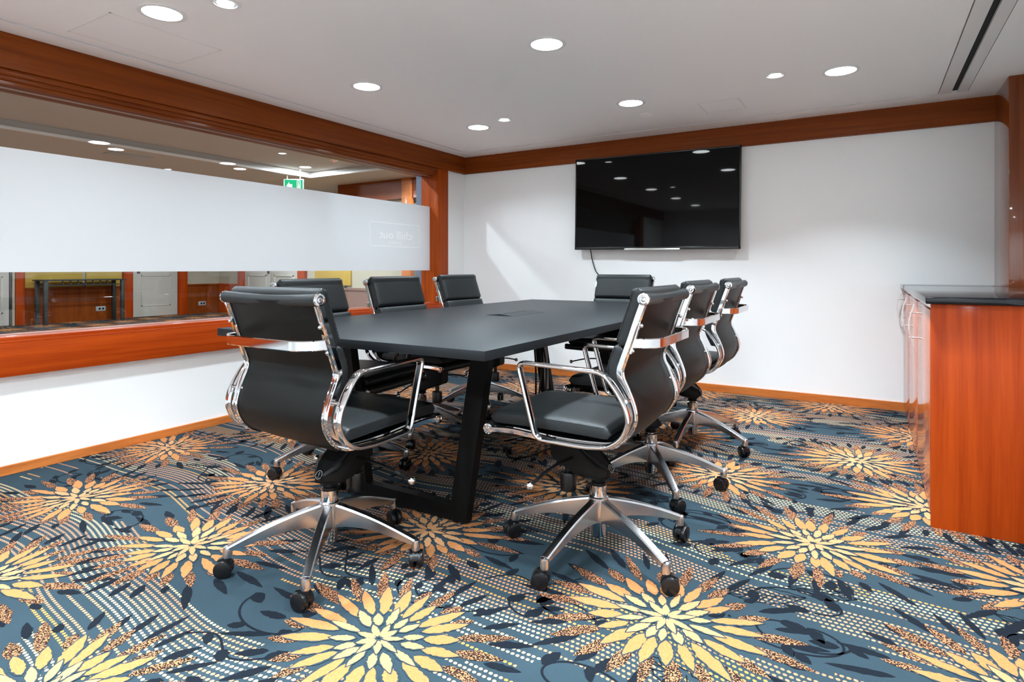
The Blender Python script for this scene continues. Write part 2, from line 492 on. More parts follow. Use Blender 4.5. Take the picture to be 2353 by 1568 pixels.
# vines, buds, feather leaves
def near_flower(x, y, d):
    return any((x - a) ** 2 + (y - b) ** 2 < d * d for a, b in FLOWERS)
cnt = 0
while cnt < 230:
    x = rnd.uniform(-3.5, .8); y = rnd.uniform(.35, 4.9)
    if near_flower(x, y, .23): continue
    cnt += 1
    a = rnd.choice([0, pi]) + rnd.uniform(-.5, .5)
    kind = rnd.random()
    if kind < .55:      # curl with buds
        pts = []; n = 26; r0 = rnd.uniform(.09, .15); sgn = rnd.choice([-1, 1])
        for k in range(n):
            t = k / (n - 1); ang = a + sgn * t * rnd.uniform(4.3, 4.31)
            r = r0 * (1 - .62 * t)
            pts.append((x + cos(ang) * r * 1.25, y + sin(ang) * r * .8))
        ribbon(fl, pts, .0070, .0006, 4)
        for k in (0, 9, 17, 25):
            px_, py_ = pts[k]
            al = rnd.uniform(0, 2 * pi)
            p = leaf_poly(px_ - .01, py_, al, rnd.uniform(.045, .075), rnd.uniform(.024, .042), .0008, rnd)
            fl.add(p, [tuple(range(len(p)))], 4)
    elif kind < .8:     # feather leaf outline with veins
        Lh = rnd.uniform(.16, .24); wd = Lh * .38
        ca, sa = cos(a), sin(a)
        T = lambda u, v: (x + u * ca - v * sa, y + u * sa + v * ca)
        for s in (-1, 1):
            ribbon(fl, [T(Lh * t, s * wd / 2 * sin(pi * t) * (1 + .12 * sin(t * 40))) for t in [k / 16 for k in range(17)]], .0045, .0006, 4)
        ribbon(fl, [T(Lh * t, 0) for t in (0, .5, 1.1)], .0045, .0006, 4)
        for k in range(1, 7):
            t = k / 8
            hh = wd * .36 * sin(pi * t)
            ribbon(fl, [T(Lh * t, 0.004), T(Lh * t + .02, hh * .6), T(Lh * t + .03, hh)], .004, .0006, 4)
            ribbon(fl, [T(Lh * t, -0.004), T(Lh * t + .025, -hh)], .0035, .0006, 4)
    else:               # drifting stem with leaves
        pts = [(x + cos(a) * t * .3, y + sin(a) * t * .3 + .03 * sin(t * 7)) for t in [k / 12 for k in range(13)]]
        ribbon(fl, pts, .0070, .0006, 4)
        for k in (2, 6, 11):
            px_, py_ = pts[k]
            p = leaf_poly(px_, py_, a + rnd.choice([-.8, .8]), rnd.uniform(.05, .085), rnd.uniform(.028, .04), .0008, rnd)
            fl.add(p, [tuple(range(len(p)))], 4)
floor = fl.build('floor', [M['carpet'], M['yarn_cream'], M['yarn_orange'], M['yarn_mottled'], M['yarn_navy'], M['yarn_teal']], smooth=False)
tag(floor, 'slate blue carpet with orange starburst flowers, dotted waves and dark vines', 'floor', None, 'structure')

# ------------------------------------------------------------------ room shell
XL, YB, XR, YF = -3.58, 4.98, 0.82, -2.0     # inner faces
WIN_Y0, WIN_Y1 = -.6, 4.53
mb = MB()
mb.box(XL - .18, XL, YF, YB, 0, .60)
mb.box(XL - .18, XL, YF, YB, 1.93, 2.6)
mb.box(XL - .18, XL, WIN_Y1 + .02, YB, .60, 1.93)
mb.box(XL - .18, XL, YF, WIN_Y0 - .02, .60, 1.93)
struct(mb, 'wall_left', M['wall'], 'white painted wall below and beside the long window', smooth=False)
struct(MB().box(XL - .18, XR + .2, YB, YB + .12, 0, 2.6), 'wall_back', M['wall'], 'white painted wall behind the television', smooth=False)
struct(MB().box(XR, XR + .12, YF, YB, 0, 2.6), 'wall_right', M['wall'], 'white painted wall behind the cabinet', smooth=False)
struct(MB().box(XL - .18, XR + .12, YF - .12, YF, 0, 2.6), 'wall_front', M['wall'], 'white painted wall behind the viewer', smooth=False)

# ceiling with shadow gap; right-hand gap is a wide slot diffuser
GX0, GX1, GY1 = -3.40, .475, 4.752
mb = MB()
g = .024
mb.box(GX0 + g, GX1 - .10, YF, GY1 - g, CEIL, CEIL + .05)
mb.box(XL - .1, GX0, YF, YB, CEIL, CEIL + .05)
mb.box(GX0, XR, GY1, YB, CEIL, CEIL + .05)
mb.box(GX1 + .06, XR, YF, GY1, CEIL, CEIL + .05)
mb.box(XL - .1, XR, YF, YB, CEIL + .10, CEIL + .14, 1)
mb.box(GX0 - .004, GX0 + g + .004, YF, GY1, CEIL + .012, CEIL + .04, 1)
mb.box(GX0, GX1 - .1, GY1 - g - .004, GY1 + .004, CEIL + .012, CEIL + .04, 1)
struct(mb, 'ceiling', [M['ceil'], M['dark']], 'flat white plasterboard ceiling with dark shadow gap', smooth=False)
mb = MB()
mb.box(GX1 - .095, GX1 - .030, YF, GY1 - .012, CEIL - .003, CEIL + .02)
mb.box(GX1 + .002, GX1 + .055, YF, GY1 - .012, CEIL - .003, CEIL + .02)
mb.box(GX1 - .030, GX1 + .002, YF, GY1 - .012, CEIL + .012, CEIL + .02, 1)
struct(mb, 'trim_1', [M['trimwhite'], M['dark']], 'white slot diffuser strip with black gap along the ceiling edge', smooth=False)
# faint access hatches: thin frame outlines
def hatch(x0, x1, y0, y1, label):
    mb = MB(); t = .006
    for a in ((x0, x1, y0, y0 + t), (x0, x1, y1 - t, y1), (x0, x0 + t, y0, y1), (x1 - t, x1, y0, y1)):
        mb.box(a[0], a[1], a[2], a[3], CEIL - .0015, CEIL + .003)
    mb.box(x0 + t, x1 - t, y0 + t, y1 - t, CEIL - .0008, CEIL + .003, 1)
    o = mb.build('ceiling_hatch', [M['trimwhite'], M['ceil']], smooth=False)
    tag(o, label, 'access hatch')
hatch(-3.28, -2.88, 1.33, 1.86, 'faint white access hatch in ceiling nearest the long window')
hatch(-1.02, -.75, 4.15, 4.45, 'faint white access hatch in ceiling in front of the television wall')

# wood crown bands
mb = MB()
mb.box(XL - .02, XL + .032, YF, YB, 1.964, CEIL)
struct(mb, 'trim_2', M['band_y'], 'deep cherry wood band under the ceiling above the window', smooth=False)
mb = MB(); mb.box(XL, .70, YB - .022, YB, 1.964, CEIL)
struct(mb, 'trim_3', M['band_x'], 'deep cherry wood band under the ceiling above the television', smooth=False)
# skirting
struct(MB().rbox(XL - .005, XL + .014, YF, YB, 0, .046, .002), 'baseboard_left', M['base_wood'], 'light cherry skirting under the window wall', smooth=False)
struct(MB().rbox(XL, .72, YB - .014, YB + .005, 0, .060, .002), 'baseboard_back', M['base_wood'], 'light cherry skirting under the television wall', smooth=False)
# pillar
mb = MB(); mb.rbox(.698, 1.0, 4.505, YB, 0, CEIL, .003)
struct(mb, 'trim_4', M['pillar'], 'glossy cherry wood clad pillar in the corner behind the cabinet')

# ------------------------------------------------------------------ window
win = empty('window_1', (XL, 2, 0), 0, 'long interior window in cherry wood frame with frosted band', 'window', None, 'structure')
def wch(o): o.parent = win; o.matrix_parent_inverse = Matrix.Translation((-XL, -2, 0)); return o
mb = MB()
Y0, Y1 = WIN_Y0, WIN_Y1
# top mouldings
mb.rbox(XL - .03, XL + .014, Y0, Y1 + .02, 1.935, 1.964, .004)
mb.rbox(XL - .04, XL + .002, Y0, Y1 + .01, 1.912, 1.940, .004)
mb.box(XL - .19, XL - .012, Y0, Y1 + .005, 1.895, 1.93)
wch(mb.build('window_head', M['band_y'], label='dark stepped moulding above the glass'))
mb = MB()
mb.rbox(XL - .02, XL + .020, Y1 - .002, 4.687, .60, 1.966, .003)
mb.rbox(XL - .03, XL + .012, Y1 - .004, Y1 + .018, .67, 1.93, .004)
mb.box(XL - .19, XL - .005, Y1, Y1 + .03, .60, 1.93)
# left casing and jamb
mb.rbox(XL - .02, XL + .020, Y0 - .18, Y0 + .002, .60, 1.966, .003)
mb.box(XL - .19, XL - .005, Y0 - .03, Y0, .60, 1.93)
wch(mb.build('window_frame', M['casing']))
mb = MB()
mb.rbox(XL - .02, XL + .050, Y0 - .18, 4.687, .480, .640, .004)
mb.rbox(XL - .02, XL + .046, Y0 - .18, 4.687, .634, .652, .006, 3)
mb.rbox(XL - .19, XL + .030, Y0 - .0, Y1 + .01, .645, .668, .005, 3)
wch(mb.build('window_sill', M['wood_y'], label='bright cherry wood sill band under the glass'))
XG = XL - .092
wch(MB().box(XG - .005, XG + .005, Y0, Y1, .668, 1.90).build('glass_pane', M['glass'], smooth=False))
mb = MB(); mb.rbox(XG + .004, XG + .016, Y0, Y1, .667, .673, .002); mb.rbox(XG + .004, XG + .014, Y0, Y1, 1.888, 1.896, .002)
wch(mb.build('glazing_bead', M['bead'], label='pale bead along the edge of the glass'))
film = wch(MB().box(XG + .0055, XG + .0075, Y0 + .002, Y1 - .002, .981, 1.600).build('frosted_film', M['film'], smooth=False, label='white frosted privacy band across the glass'))
mb = MB()
xf = XG + .0078
fy0, fy1, fz0, fz1, ft = 3.72, 4.37, 1.193, 1.405, .006
for a in ((fy0, fy1, fz0, fz0 + ft), (fy0, fy1, fz1 - ft, fz1), (fy0, fy0 + ft, fz0, fz1), (fy1 - ft, fy1, fz0, fz1)):
    mb.box(xf - .0006, xf + .0006, a[0], a[1], a[2], a[3])
def text_mesh(mb, s, yc, zb, size, spacing=1.0, width=None):
    cu = bpy.data.curves.new('lettering', 'FONT'); cu.body = s; cu.size = size; cu.align_x = 'CENTER'; cu.space_character = spacing
    cu.extrude = .0006; cu.offset = .0006
    ob = bpy.data.objects.new('lettering', cu); COL.objects.link(ob)
    bpy.context.view_layer.update()
    me = bpy.data.meshes.new_from_object(ob.evaluated_get(bpy.context.evaluated_depsgraph_get()))
    xs = [v.co.x for v in me.vertices]; k = 1.0
    if width: k = width / (max(xs) - min(xs))
    xm = (max(xs) + min(xs)) / 2
    vs = [(xf + v.co.z, yc - (v.co.x - xm) * k, zb + v.co.y) for v in me.vertices]
    mb.add(vs, [tuple(p.vertices) for p in me.polygons])
    bpy.data.objects.remove(ob); bpy.data.meshes.remove(me)
text_mesh(mb, 'chill out', 4.05, 1.266, .100, 1.0, .43)
text_mesh(mb, 'SPACE', 4.035, 1.222, .026, 1.6, .15)
tx = mb.build('film_lettering', M['film_text'], smooth=False, label='mirrored words and thin box cut in the frosted band')
tx.parent = film

# ------------------------------------------------------------------ ceiling lights
def area(parent, loc, size, power, spread=110, col=LAMP_COL):
    l = bpy.data.lights.new('lamp_light', 'AREA'); l.shape = 'DISK'; l.size = size; l.energy = power; l.color = col
    l.spread = radians(spread)
    o = bpy.data.objects.new('lamp_light', l); o.location = loc; COL.objects.link(o); o.parent = parent
    return o
def big_light(x, y, label, power=BIG_W, z=CEIL, group=None, spread=108):
    t = empty('ceiling_downlight', (x, y, z), 0, label, 'ceiling light', group)
    mb = MB(); mb.lathe([(.078, .002), (.080, -.002), (.092, -.0045), (.098, -.002), (.099, .002)], n=40)
    mb.v, mb.f, mb.m = [], [], []
    n = 40; prof = [(.078, .001), (.079, -.003), (.090, -.0045), (.098, -.002), (.098, .001)]
    for r, h in prof:
        for k in range(n): mb.v.append((r * cos(2 * pi * k / n), r * sin(2 * pi * k / n), h))
    for i in range(len(prof) - 1):
        for k in range(n): mb.f.append((i * n + k, i * n + (k + 1) % n, (i + 1) * n + (k + 1) % n, (i + 1) * n + k)); mb.m.append(0)
    mb.build('trim_ring', M['trimwhite'], t)
    MB().cyl((0, 0, -.0012), (0, 0, .0), .0785, n=40).build('lens', M['lens'], t)
    area(t, (0, 0, -.006), .14, power, spread)
    return t
def small_light(x, y, label, power=SMALL_W, z=CEIL):
    t = empty('accent_downlight', (x, y, z), 0, label, 'ceiling light')
    mb = MB(); n = 32; prof = [(.046, .001), (.047, -.004), (.055, -.005), (.061, -.001), (.061, .001)]
    for r, h in prof:
        for k in range(n): mb.v.append((r * cos(2 * pi * k / n), r * sin(2 * pi * k / n), h))
    for i in range(len(prof) - 1):
        for k in range(n): mb.f.append((i * n + k, i * n + (k + 1) % n, (i + 1) * n + (k + 1) % n, (i + 1) * n + k)); mb.m.append(0)
    mb.build('trim_ring', M['trimwhite'], t)
    mb = MB()
    for k in range(12):
        a0, a1 = 2 * pi * k / 12, 2 * pi * (k + 1) / 12
        mb.add([(.044 * cos(a0), .044 * sin(a0), -.001), (.044 * cos(a1), .044 * sin(a1), -.001), (.022 * cos(a1), .022 * sin(a1), -.0005 - .0015 * (k % 2)), (.022 * cos(a0), .022 * sin(a0), -.0005 - .0015 * (k % 2))], [(0, 1, 2, 3)])
    mb.build('reflector', M['reflector'], t, smooth=False)
    MB().cyl((0, 0, -.002), (0, 0, .0), .034, n=24).build('lens', M['lens_small'], t)
    area(t, (0, 0, -.006), .045, power, 75)
    return t
BL = [(-2.69, 1.455, 'largest round white downlight at the upper left of the ceiling'),
      (-2.685, 2.70, 'round white downlight over the middle of the window side'),
      (-2.695, 3.945, 'round white downlight nearest the far left corner'),
      (-1.40, 2.66, 'round white downlight above the middle of the table'),
      (-1.405, 3.905, 'round white downlight in front of the television'),
      (-.145, 3.89, 'round white downlight nearest the wood pillar')]
ROW = {True: .55, False: 1.0}     # the row along the window is dimmed
for x, y, l in BL: big_light(x, y, l, BIG_W * ROW[x < -2], spread=138 if x < -2 else 108)
for x, y in ((-1.40, 1.45), (-.14, 2.67), (-.14, 1.45), (-2.69, .2), (-1.40, .2), (-.14, .2), (-2.69, -1.05), (-1.4, -1.05), (-.14, -1.05)):
    big_light(x, y, 'round white downlight behind or above the viewer, out of the picture', BIG_W * ((3.3 if x > -2 else 1.0) if y < -1 else 1.15 * ROW[x < -2]), group='downlights out of the picture', spread=155 if y < -1 else 108)  # rearmost row boosted and widened as unseen bounce fill for the ceiling
small_light(-2.358, 1.54, 'small accent downlight beside the largest one at top left')
small_light(-2.385, 3.842, 'small accent downlight beside the far left corner downlight')
small_light(-.478, 3.779, 'small accent downlight left of the downlight nearest the pillar')
o = MB().lathe([(.03, -.001), (.040, -.001), (.044, -.0035), (.0445, 0), (.0445, .001)][::-1], (-1.418, 4.262, CEIL)).build('smoke_detector_plate', M['ceil'])
tag(o, 'flat round white detector plate on the ceiling near the television wall', 'detector')

# ------------------------------------------------------------------ television
tvx0, tvx1, tvz0, tvz1, tvy = -2.283, -.866, 1.160, 1.972, YB - .085
tv = empty('television', ((tvx0 + tvx1) / 2, tvy, (tvz0 + tvz1) / 2), 0, 'large flat black television mounted on the white wall', 'television')
tv.rotation_euler = (0, radians(.62), 0)
W2, H2 = (tvx1 - tvx0) / 2, (tvz1 - tvz0) / 2
MB().rbox(-W2, W2, 0, .028, -H2, H2, .004, 3).rbox(-W2 + .12, W2 - .12, .02, .055, -H2 + .06, H2 - .14, .01).build('housing', M['tv_frame'], tv)
mb = MB(); b = .011
mb.rbox(-W2, W2, -.006, .006, H2 - b, H2, .002); mb.rbox(-W2, W2, -.006, .006, -H2, -H2 + .022, .002)
mb.rbox(-W2, -W2 + b, -.006, .006, -H2, H2, .002); mb.rbox(W2 - b, W2, -.006, .006, -H2, H2, .002)
mb.build('bezel', M['tv_frame'], tv)
MB().box(-W2 + b, W2 - b, -.0035, .0, -H2 + .022, H2 - b).build('screen', M['tv_screen'], tv, smooth=False)
MB().rbox(-.24, .24, -.010, .012, -H2 - .006, -H2 + .010, .003).build('silver_strip', M['silver'], tv, label='silver strip along the bottom edge')
MB().box(-.25, .25, .05, .084, -.2, .2).build('wall_bracket', M['steel_black'], tv, smooth=False)
cb = [(-2.155, 4.94, 1.17), (-2.150, 4.965, 1.08), (-2.12, 4.97, .98), (-2.08, 4.972, .90), (-2.07, 4.972, .60), (-2.06, 4.968, .30), (-2.05, 4.96, .012), (-1.9, 4.9, .008)]
o = MB().tube(catmull(cb, 6), .0045, 8).build('television_cable', M['plastic'])
tag(o, 'thin black cable hanging from the television down the wall', 'cable')

# ------------------------------------------------------------------ cabinet
CX0, CY0 = .200, 2.80
cab = empty('sideboard_cabinet', (.5, 3.9, 0), 0, 'low cherry wood sideboard with black worktop against the right wall', 'cabinet')
def cc(o): o.parent = cab; o.matrix_parent_inverse = Matrix.Translation((-.5, -3.9, 0)); return o
cc(MB().box(CX0 + .02, .815, CY0 + .02, 4.50, .0, .863).box(CX0 + .02, .695, 4.49, YB - .002, 0, .863).build('carcass', M['wood_z'], smooth=False))
cc(MB().rbox(CX0, .815, CY0, CY0 + .022, .0, .863, .0015).build('end_panel', M['wood_z'], label='plain cherry end panel with upright grain'))
mb = MB(); mb.rbox(CX0 - .018, .818, CY0 - .022, 4.503, .863, .891, .004, 3); mb.rbox(CX0 - .018, .6955, 4.495, YB - .001, .8632, .8908, .002)
cc(mb.build('worktop', M['granite'], label='polished black worktop'))
ys = [CY0 + .024, 3.527, 4.253, YB - .004]
def handle(yc, z0, z1, par):
    mb = MB(); zc = (z0 + z1) / 2
    arc = [(CX0 - .018 - .022 * sin(pi * t), yc, z0 + (z1 - z0) * t) for t in [k / 16 for k in range(17)]]
    mb.sweep(arc, [(-.005, -.003), (.005, -.003), (.005, .003), (-.005, .003)], side=(0, 1, 0))
    for z in (zc - .06, zc + .06): mb.cyl((CX0 + .004, yc, z), (CX0 - .038, yc, z), .0035, n=12)
    o = mb.build('handle', M['brush']); o.parent = par; return o
for i in range(3):
    a, b_ = ys[i] + .003, ys[i + 1] - .003
    d = cc(MB().rbox(CX0 - .001, CX0 + .018, a, b_, .055, .838, .0015).build('door', M['laminate']))
    o = handle(b_ - .05, .622, .826, d)
cc(MB().box(CX0 + .006, CX0 + .02, CY0 + .022, YB - .002, .838, .863).box(CX0 + .012, CX0 + .02, CY0 + .022, YB - .002, 0, .055).build('rail_and_plinth', M['wood_gloss'], smooth=False))

# ------------------------------------------------------------------ table
TX0, TX1, TY0, TY1 = -2.338, -.995, 1.49, 4.19
tb = empty('conference_table', (-1.665, 2.84, 0), 0, 'long black conference table with slanted steel legs', 'table')
def tcx(o): o.parent = tb; o.matrix_parent_inverse = Matrix.Translation((1.665, -2.84, 0)); return o
bm_ = MB(); bm_.rbox(TX0, TX1, TY0, TY1, .719, .75, .0012, 2)
tcx(bm_.build('tabletop', M['table']))
CXT = -1.640
def leg_sec(cx_top, cx_bot, y, w=.082, t=.042, z0=.012, z1=.719):
    vs = []
    for z, cxx in ((z0, cx_bot), (z1, cx_top)):
        vs += [(cxx - w / 2, y - t / 2, z), (cxx + w / 2, y - t / 2, z), (cxx + w / 2, y + t / 2, z), (cxx - w / 2, y + t / 2, z)]
    return MB().add(vs, [(0, 3, 2, 1), (4, 5, 6, 7), (0, 1, 5, 4), (1, 2, 6, 5), (2, 3, 7, 6), (3, 0, 4, 7)])
for y in (1.895, 3.66):
    for s in (-1, 1):
        tcx(leg_sec(CXT + s * .375, CXT + s * .258, y).build('leg', M['steel_black'], smooth=False))
    tcx(MB().box(CXT - .30, CXT + .30, y - .0205, y + .0205, .012, .072).build('foot_bar', M['steel_black'], smooth=False))
    tcx(MB().box(CXT - .42, CXT + .42, y - .03, y + .03, .690, .7188).build('top_bar', M['steel_black'], smooth=False))
    for s in (-1, 1): tcx(MB().cyl((CXT + s * .24, y, 0), (CXT + s * .24, y, .013), .016).build('levelling_foot', M['plastic']))
mb = MB()
hx0, hx1, hy0, hy1 = -1.755, -1.585, 2.64, 2.99
vs = [(hx0, hy0, .7502), (hx1, hy0, .7502), (hx1, hy1, .7502), (hx0, hy1, .7502), (hx0 + .002, hy0 + .002, .7515), (hx0 + .085, hy0 + .002, .760), (hx1 - .002, hy0 + .002, .7515),
      (hx1 - .002, hy1 - .002, .7515), (hx0 + .085, hy1 - .002, .760), (hx0 + .002, hy1 - .002, .7515)]
mb.add(vs, [(0, 1, 6, 5, 4), (1, 2, 7, 6), (2, 3, 9, 8, 7), (3, 0, 4, 9), (4, 5, 8, 9), (5, 6, 7, 8)])
ht = tcx(mb.build('cable_hatch', M['table'], smooth=False, label='slightly raised cable hatch lid'))
o = MB().box(hx0 + .075, hx0 + .088, hy0 + .05, hy1 - .06, .7585, .7606).build('slot', M['dark'], smooth=False); o.parent = ht
tcx(MB().rbox(-1.76, -1.60, 2.66, 2.97, .655, .7188, .006).build('cable_box', M['steel_black']))
# hanging cables, adaptor and floor power strip
def cable(pts, r, label, grp=None, mat='plastic'):
    o = MB().tube(catmull(pts, 6), r, 8).build('power_cable', M[mat]); tag(o, label, 'cable', grp); return o
cable([(-1.64, 2.95, .652), (-1.645, 2.99, .45), (-1.650, 3.00, .25), (-1.660, 3.01, .10), (-1.68, 3.03, .012), (-1.74, 3.02, .009), (-1.80, 2.9, .009)], .006, 'leftmost black cable of the bundle hanging under the table')
cable([(-1.625, 2.95, .652), (-1.615, 3.00, .45), (-1.628, 3.00, .25), (-1.632, 3.04, .11), (-1.61, 3.10, .03), (-1.60, 3.2, .009), (-1.5, 3.3, .009)], .006, 'middle black cable of the bundle hanging under the table')
cable([(-1.60, 2.95, .652), (-1.588, 3.01, .45), (-1.592, 3.01, .25), (-1.585, 3.02, .11), (-1.55, 3.06, .012), (-1.5, 3.12, .009), (-1.42, 3.1, .009)], .006, 'rightmost black cable of the bundle hanging under the table')
cable([(-1.62, 2.985, .652), (-1.62, 3.05, .55), (-1.615, 3.06, .42), (-1.61, 3.06, .30)], .013, 'thick grey cable sleeve hanging under the cable hatch', mat='grey_plastic')
ps = empty('power_strip', (-1.655, 2.86, 0), radians(-3), 'grey power strip lying on the carpet under the table', 'power strip')
mb = MB()
sec = [(.035 * cos(2 * pi * k / 20), .006 + .026 + .024 * sin(2 * pi * k / 20)) for k in range(20)]
mb.sweep([(0, -.15, 0), (0, .16, 0)], [(a, max(b, .003)) for a, b in sec], side=(1, 0, 0))
mb.build('casing', M['grey_plastic'], ps)
mb = MB(); mb.rbox(-.027, .027, -.158, -.148, .010, .054, .004); mb.build('end_cap', M['plastic'], ps)
mb = MB()
for k in range(4): MB().cyl((0, -.09 + k * .06, .05), (0, -.09 + k * .06, .0585), .018, n=20).build('socket', M['plastic_matte'], ps)
MB().tube(catmull([(0, -.15, .03), (.02, -.19, .02), (.07, -.20, .008), (.12, -.12, .008), (.13, .0, .008), (.15, .2, .008)], 6), .005, 8).build('flex', M['plastic'], ps)

# ------------------------------------------------------------------ office chair
RAIL = [(-.240, .905), (-.218, .845), (-.195, .778), (-.171, .713), (-.163, .686), (-.166, .659), (-.184, .620), (-.200, .579), (-.206, .548),
        (-.200, .517), (-.176, .478), (-.139, .450), (-.077, .441), (.038, .438), (.142, .443), (.230, .447), (.318, .440)]
RP = catmull([(0, a, b) for a, b in RAIL], 5)
def rail_offset(d):
    out = []
    for i, p in enumerate(RP):
        t = (RP[min(i + 1, len(RP) - 1)] - RP[max(i - 1, 0)]).normalized()
        out.append(p + Vector((0, t.z, -t.y)) * -d)      # toward the sitter
    return out
def at_len(path, s0, s1, n):
    """resample path between fractions of arc length"""
    L = [0]
    for a, b in zip(path, path[1:]): L.append(L[-1] + (b - a).length)
    out = []
    for k in range(n):
        s = (s0 + (s1 - s0) * k / (n - 1)) * L[-1]
        i = 0
        while i < len(L) - 2 and L[i + 1] < s: i += 1
        t = (s - L[i]) / max(L[i + 1] - L[i], 1e-9)
        out.append(path[i].lerp(path[i + 1], t))
    return out
def frac_at(path, test):
    L = [0]
    for a, b in zip(path, path[1:]): L.append(L[-1] + (b - a).length)
    best = min(range(len(path)), key=lambda i: test(path[i])); return L[best] / L[-1]

def pad(path, hw, th, name, mat, parent, puff=.012, endr=.018):
    """upholstered pad on a planar YZ path: path is its underside, th its thickness"""
    n = len(path)
    L = [0]
    for a, b in zip(path, path[1:]): L.append(L[-1] + (b - a).length)
    T = L[-1]
    mb = MB(); m = 40; vs = []
    for i, p in enumerate(path):
        t = (path[min(i + 1, n - 1)] - path[max(i - 1, 0)]).normalized()
        nn = Vector((0, -t.z, t.y))
        e = min(L[i], T - L[i])
        k = 1.0 if e >= endr else math.sqrt(max(0.0, 1 - ((endr - e) / endr) ** 2)) * .9 + .1
        u = 2 * L[i] / T - 1
        for j in range(m):
            a = 2 * pi * j / m
            ca, sa = cos(a), sin(a)
            ex = .16
            x = hw * math.copysign(abs(ca) ** ex, ca) * (1 - .02 * (1 - k))
            z = math.copysign(abs(sa) ** .34, sa)
            crown = puff * (1 - (x / hw) ** 4) * (1 - u ** 4)
            h = th / 2 + (th / 2 + (crown if z > 0 else 0)) * z * k
            vs.append(p + nn * (h) + Vector((x, 0, 0)))
    fs = []
    for i in range(n - 1):
        for j in range(m):
            l = (j + 1) % m
            fs.append((i * m + j, i * m + l, (i + 1) * m + l, (i + 1) * m + j))
    fs.append(tuple(range(m))[::-1]); fs.append(tuple(range((n - 1) * m, n * m)))
    mb.add(vs, fs)
    o = mb.build(name, mat, parent, ang=55)
    # stitched seam dashes on both long edges
    for s in (-1, 1):
        for hh in (.20, .86):
            sb = MB()
            q = at_len(path, .05, .95, int(T / .0022))
            pts = []
            for i in range(len(q)):
                t = (q[min(i + 1, len(q) - 1)] - q[max(i - 1, 0)]).normalized(); nn = Vector((0, -t.z, t.y))
                pts.append(q[i] + nn * (th * hh) + Vector((s * hw * .9995, 0, 0)))
            sb.sweep(pts, [(-.0011, -.0011), (.0011, -.0011), (.0011, .0011), (-.0011, .0011)], side=(1, 0, 0), scale=[1.0 if (i % 4) < 2 else .35 for i in range(len(pts))])
            sb.build('stitching', M['thread'], o, smooth=False)
    return o

def lever_mesh(s, ball):
    """s: side sign; ball: (x,y,z)"""
    mb = MB()
    bx, by, bz = ball
    st = (s * .045, .075, .335)
    mid = ((st[0] + bx) / 2, (st[1] + by) / 2, (st[2] + bz) / 2 + .012)
    pth = catmull([st, mid, (bx, by, bz)], 8)
    mb.sweep(pth, [(.006 * cos(2 * pi * k / 8), .004 * sin(2 * pi * k / 8)) for k in range(8)])
    return mb

def make_base(parent, ang, five=True):
    """polished five-star base with casters; ang = direction of first leg"""
    mb = MB()
    for k in range(5):
        a = ang + k * 2 * pi / 5
        R = Matrix.Rotation(a, 4, 'Z')
        secs = []
        NN = 14
        for i in range(NN + 1):
            t = i / NN
            x = .012 + (.318 - .012) * t
            top = .197 - .097 * t + .010 * sin(pi * t)
            bot = .112 - .030 * t + .026 * sin(pi * min(1, t * 1.05)) * (1 - t * .5)
            bot = min(bot, top - .012)
            wt = .0150 - .0020 * t
            wb = .0175 - .0050 * t
            sec = [(-wb, bot), (-wb * .6, bot - .001), (wb * .6, bot - .001), (wb, bot), (wb * 1.0, bot + (top - bot) * .35), (wt * 1.02, top - .007), (wt * .80, top - .0015), (0, top - .0005),
                   (-wt * .80, top - .0015), (-wt * 1.02, top - .007), (-wb * 1.0, bot + (top - bot) * .35)]
            secs.append([R @ Vector((x, b, c)) for b, c in sec])
        m = len(secs[0]); vs = [v for s in secs for v in s]
        fs = [(i * m + j, i * m + (j + 1) % m, (i + 1) * m + (j + 1) % m, (i + 1) * m + j) for i in range(NN) for j in range(m)]
        fs += [tuple(range(m))[::-1], tuple(range(NN * m, (NN + 1) * m))]
        mb.add(vs, fs)
        # boss at the tip
        c = R @ Vector((.318, 0, 0))
        mb.lathe([(.013, .060), (.0145, .063), (.015, .086), (.013, .0955), (.007, .0985)], (c.x, c.y, 0), n=20)
    mb.lathe([(.034, .110), (.036, .116), (.036, .180), (.034, .196), (.030, .200)], n=36)
    o = mb.build('star_base', M['alu'], parent, ang=22, label='polished aluminium five-star base')
    return o

def caster_mesh():
    mb = MB()
    r = .0285
    for s in (-1, 1):
        mb.lathe([(.006, -.0005), (r * .80, -.001), (r * .96, .002), (r, .006), (r, .013), (r * .94, .0175), (r * .7, .0195), (.004, .0205)], (0, s * .0035, r), (0, s, 0), n=28)
    # hood and stem
    pth = [(r * .82 * cos(t) + 0, 0, r + r * .98 * sin(t)) for t in [pi * .02 + pi * .7 * k / 10 for k in range(11)]]
    mb.sweep(pth, [(-.009, -.006), (.009, -.006), (.009, .003), (-.009, .003)], side=(0, 1, 0))
    mb.cyl((.012, 0, .030), (.012, 0, .066), .0095, n=16)
    return mb

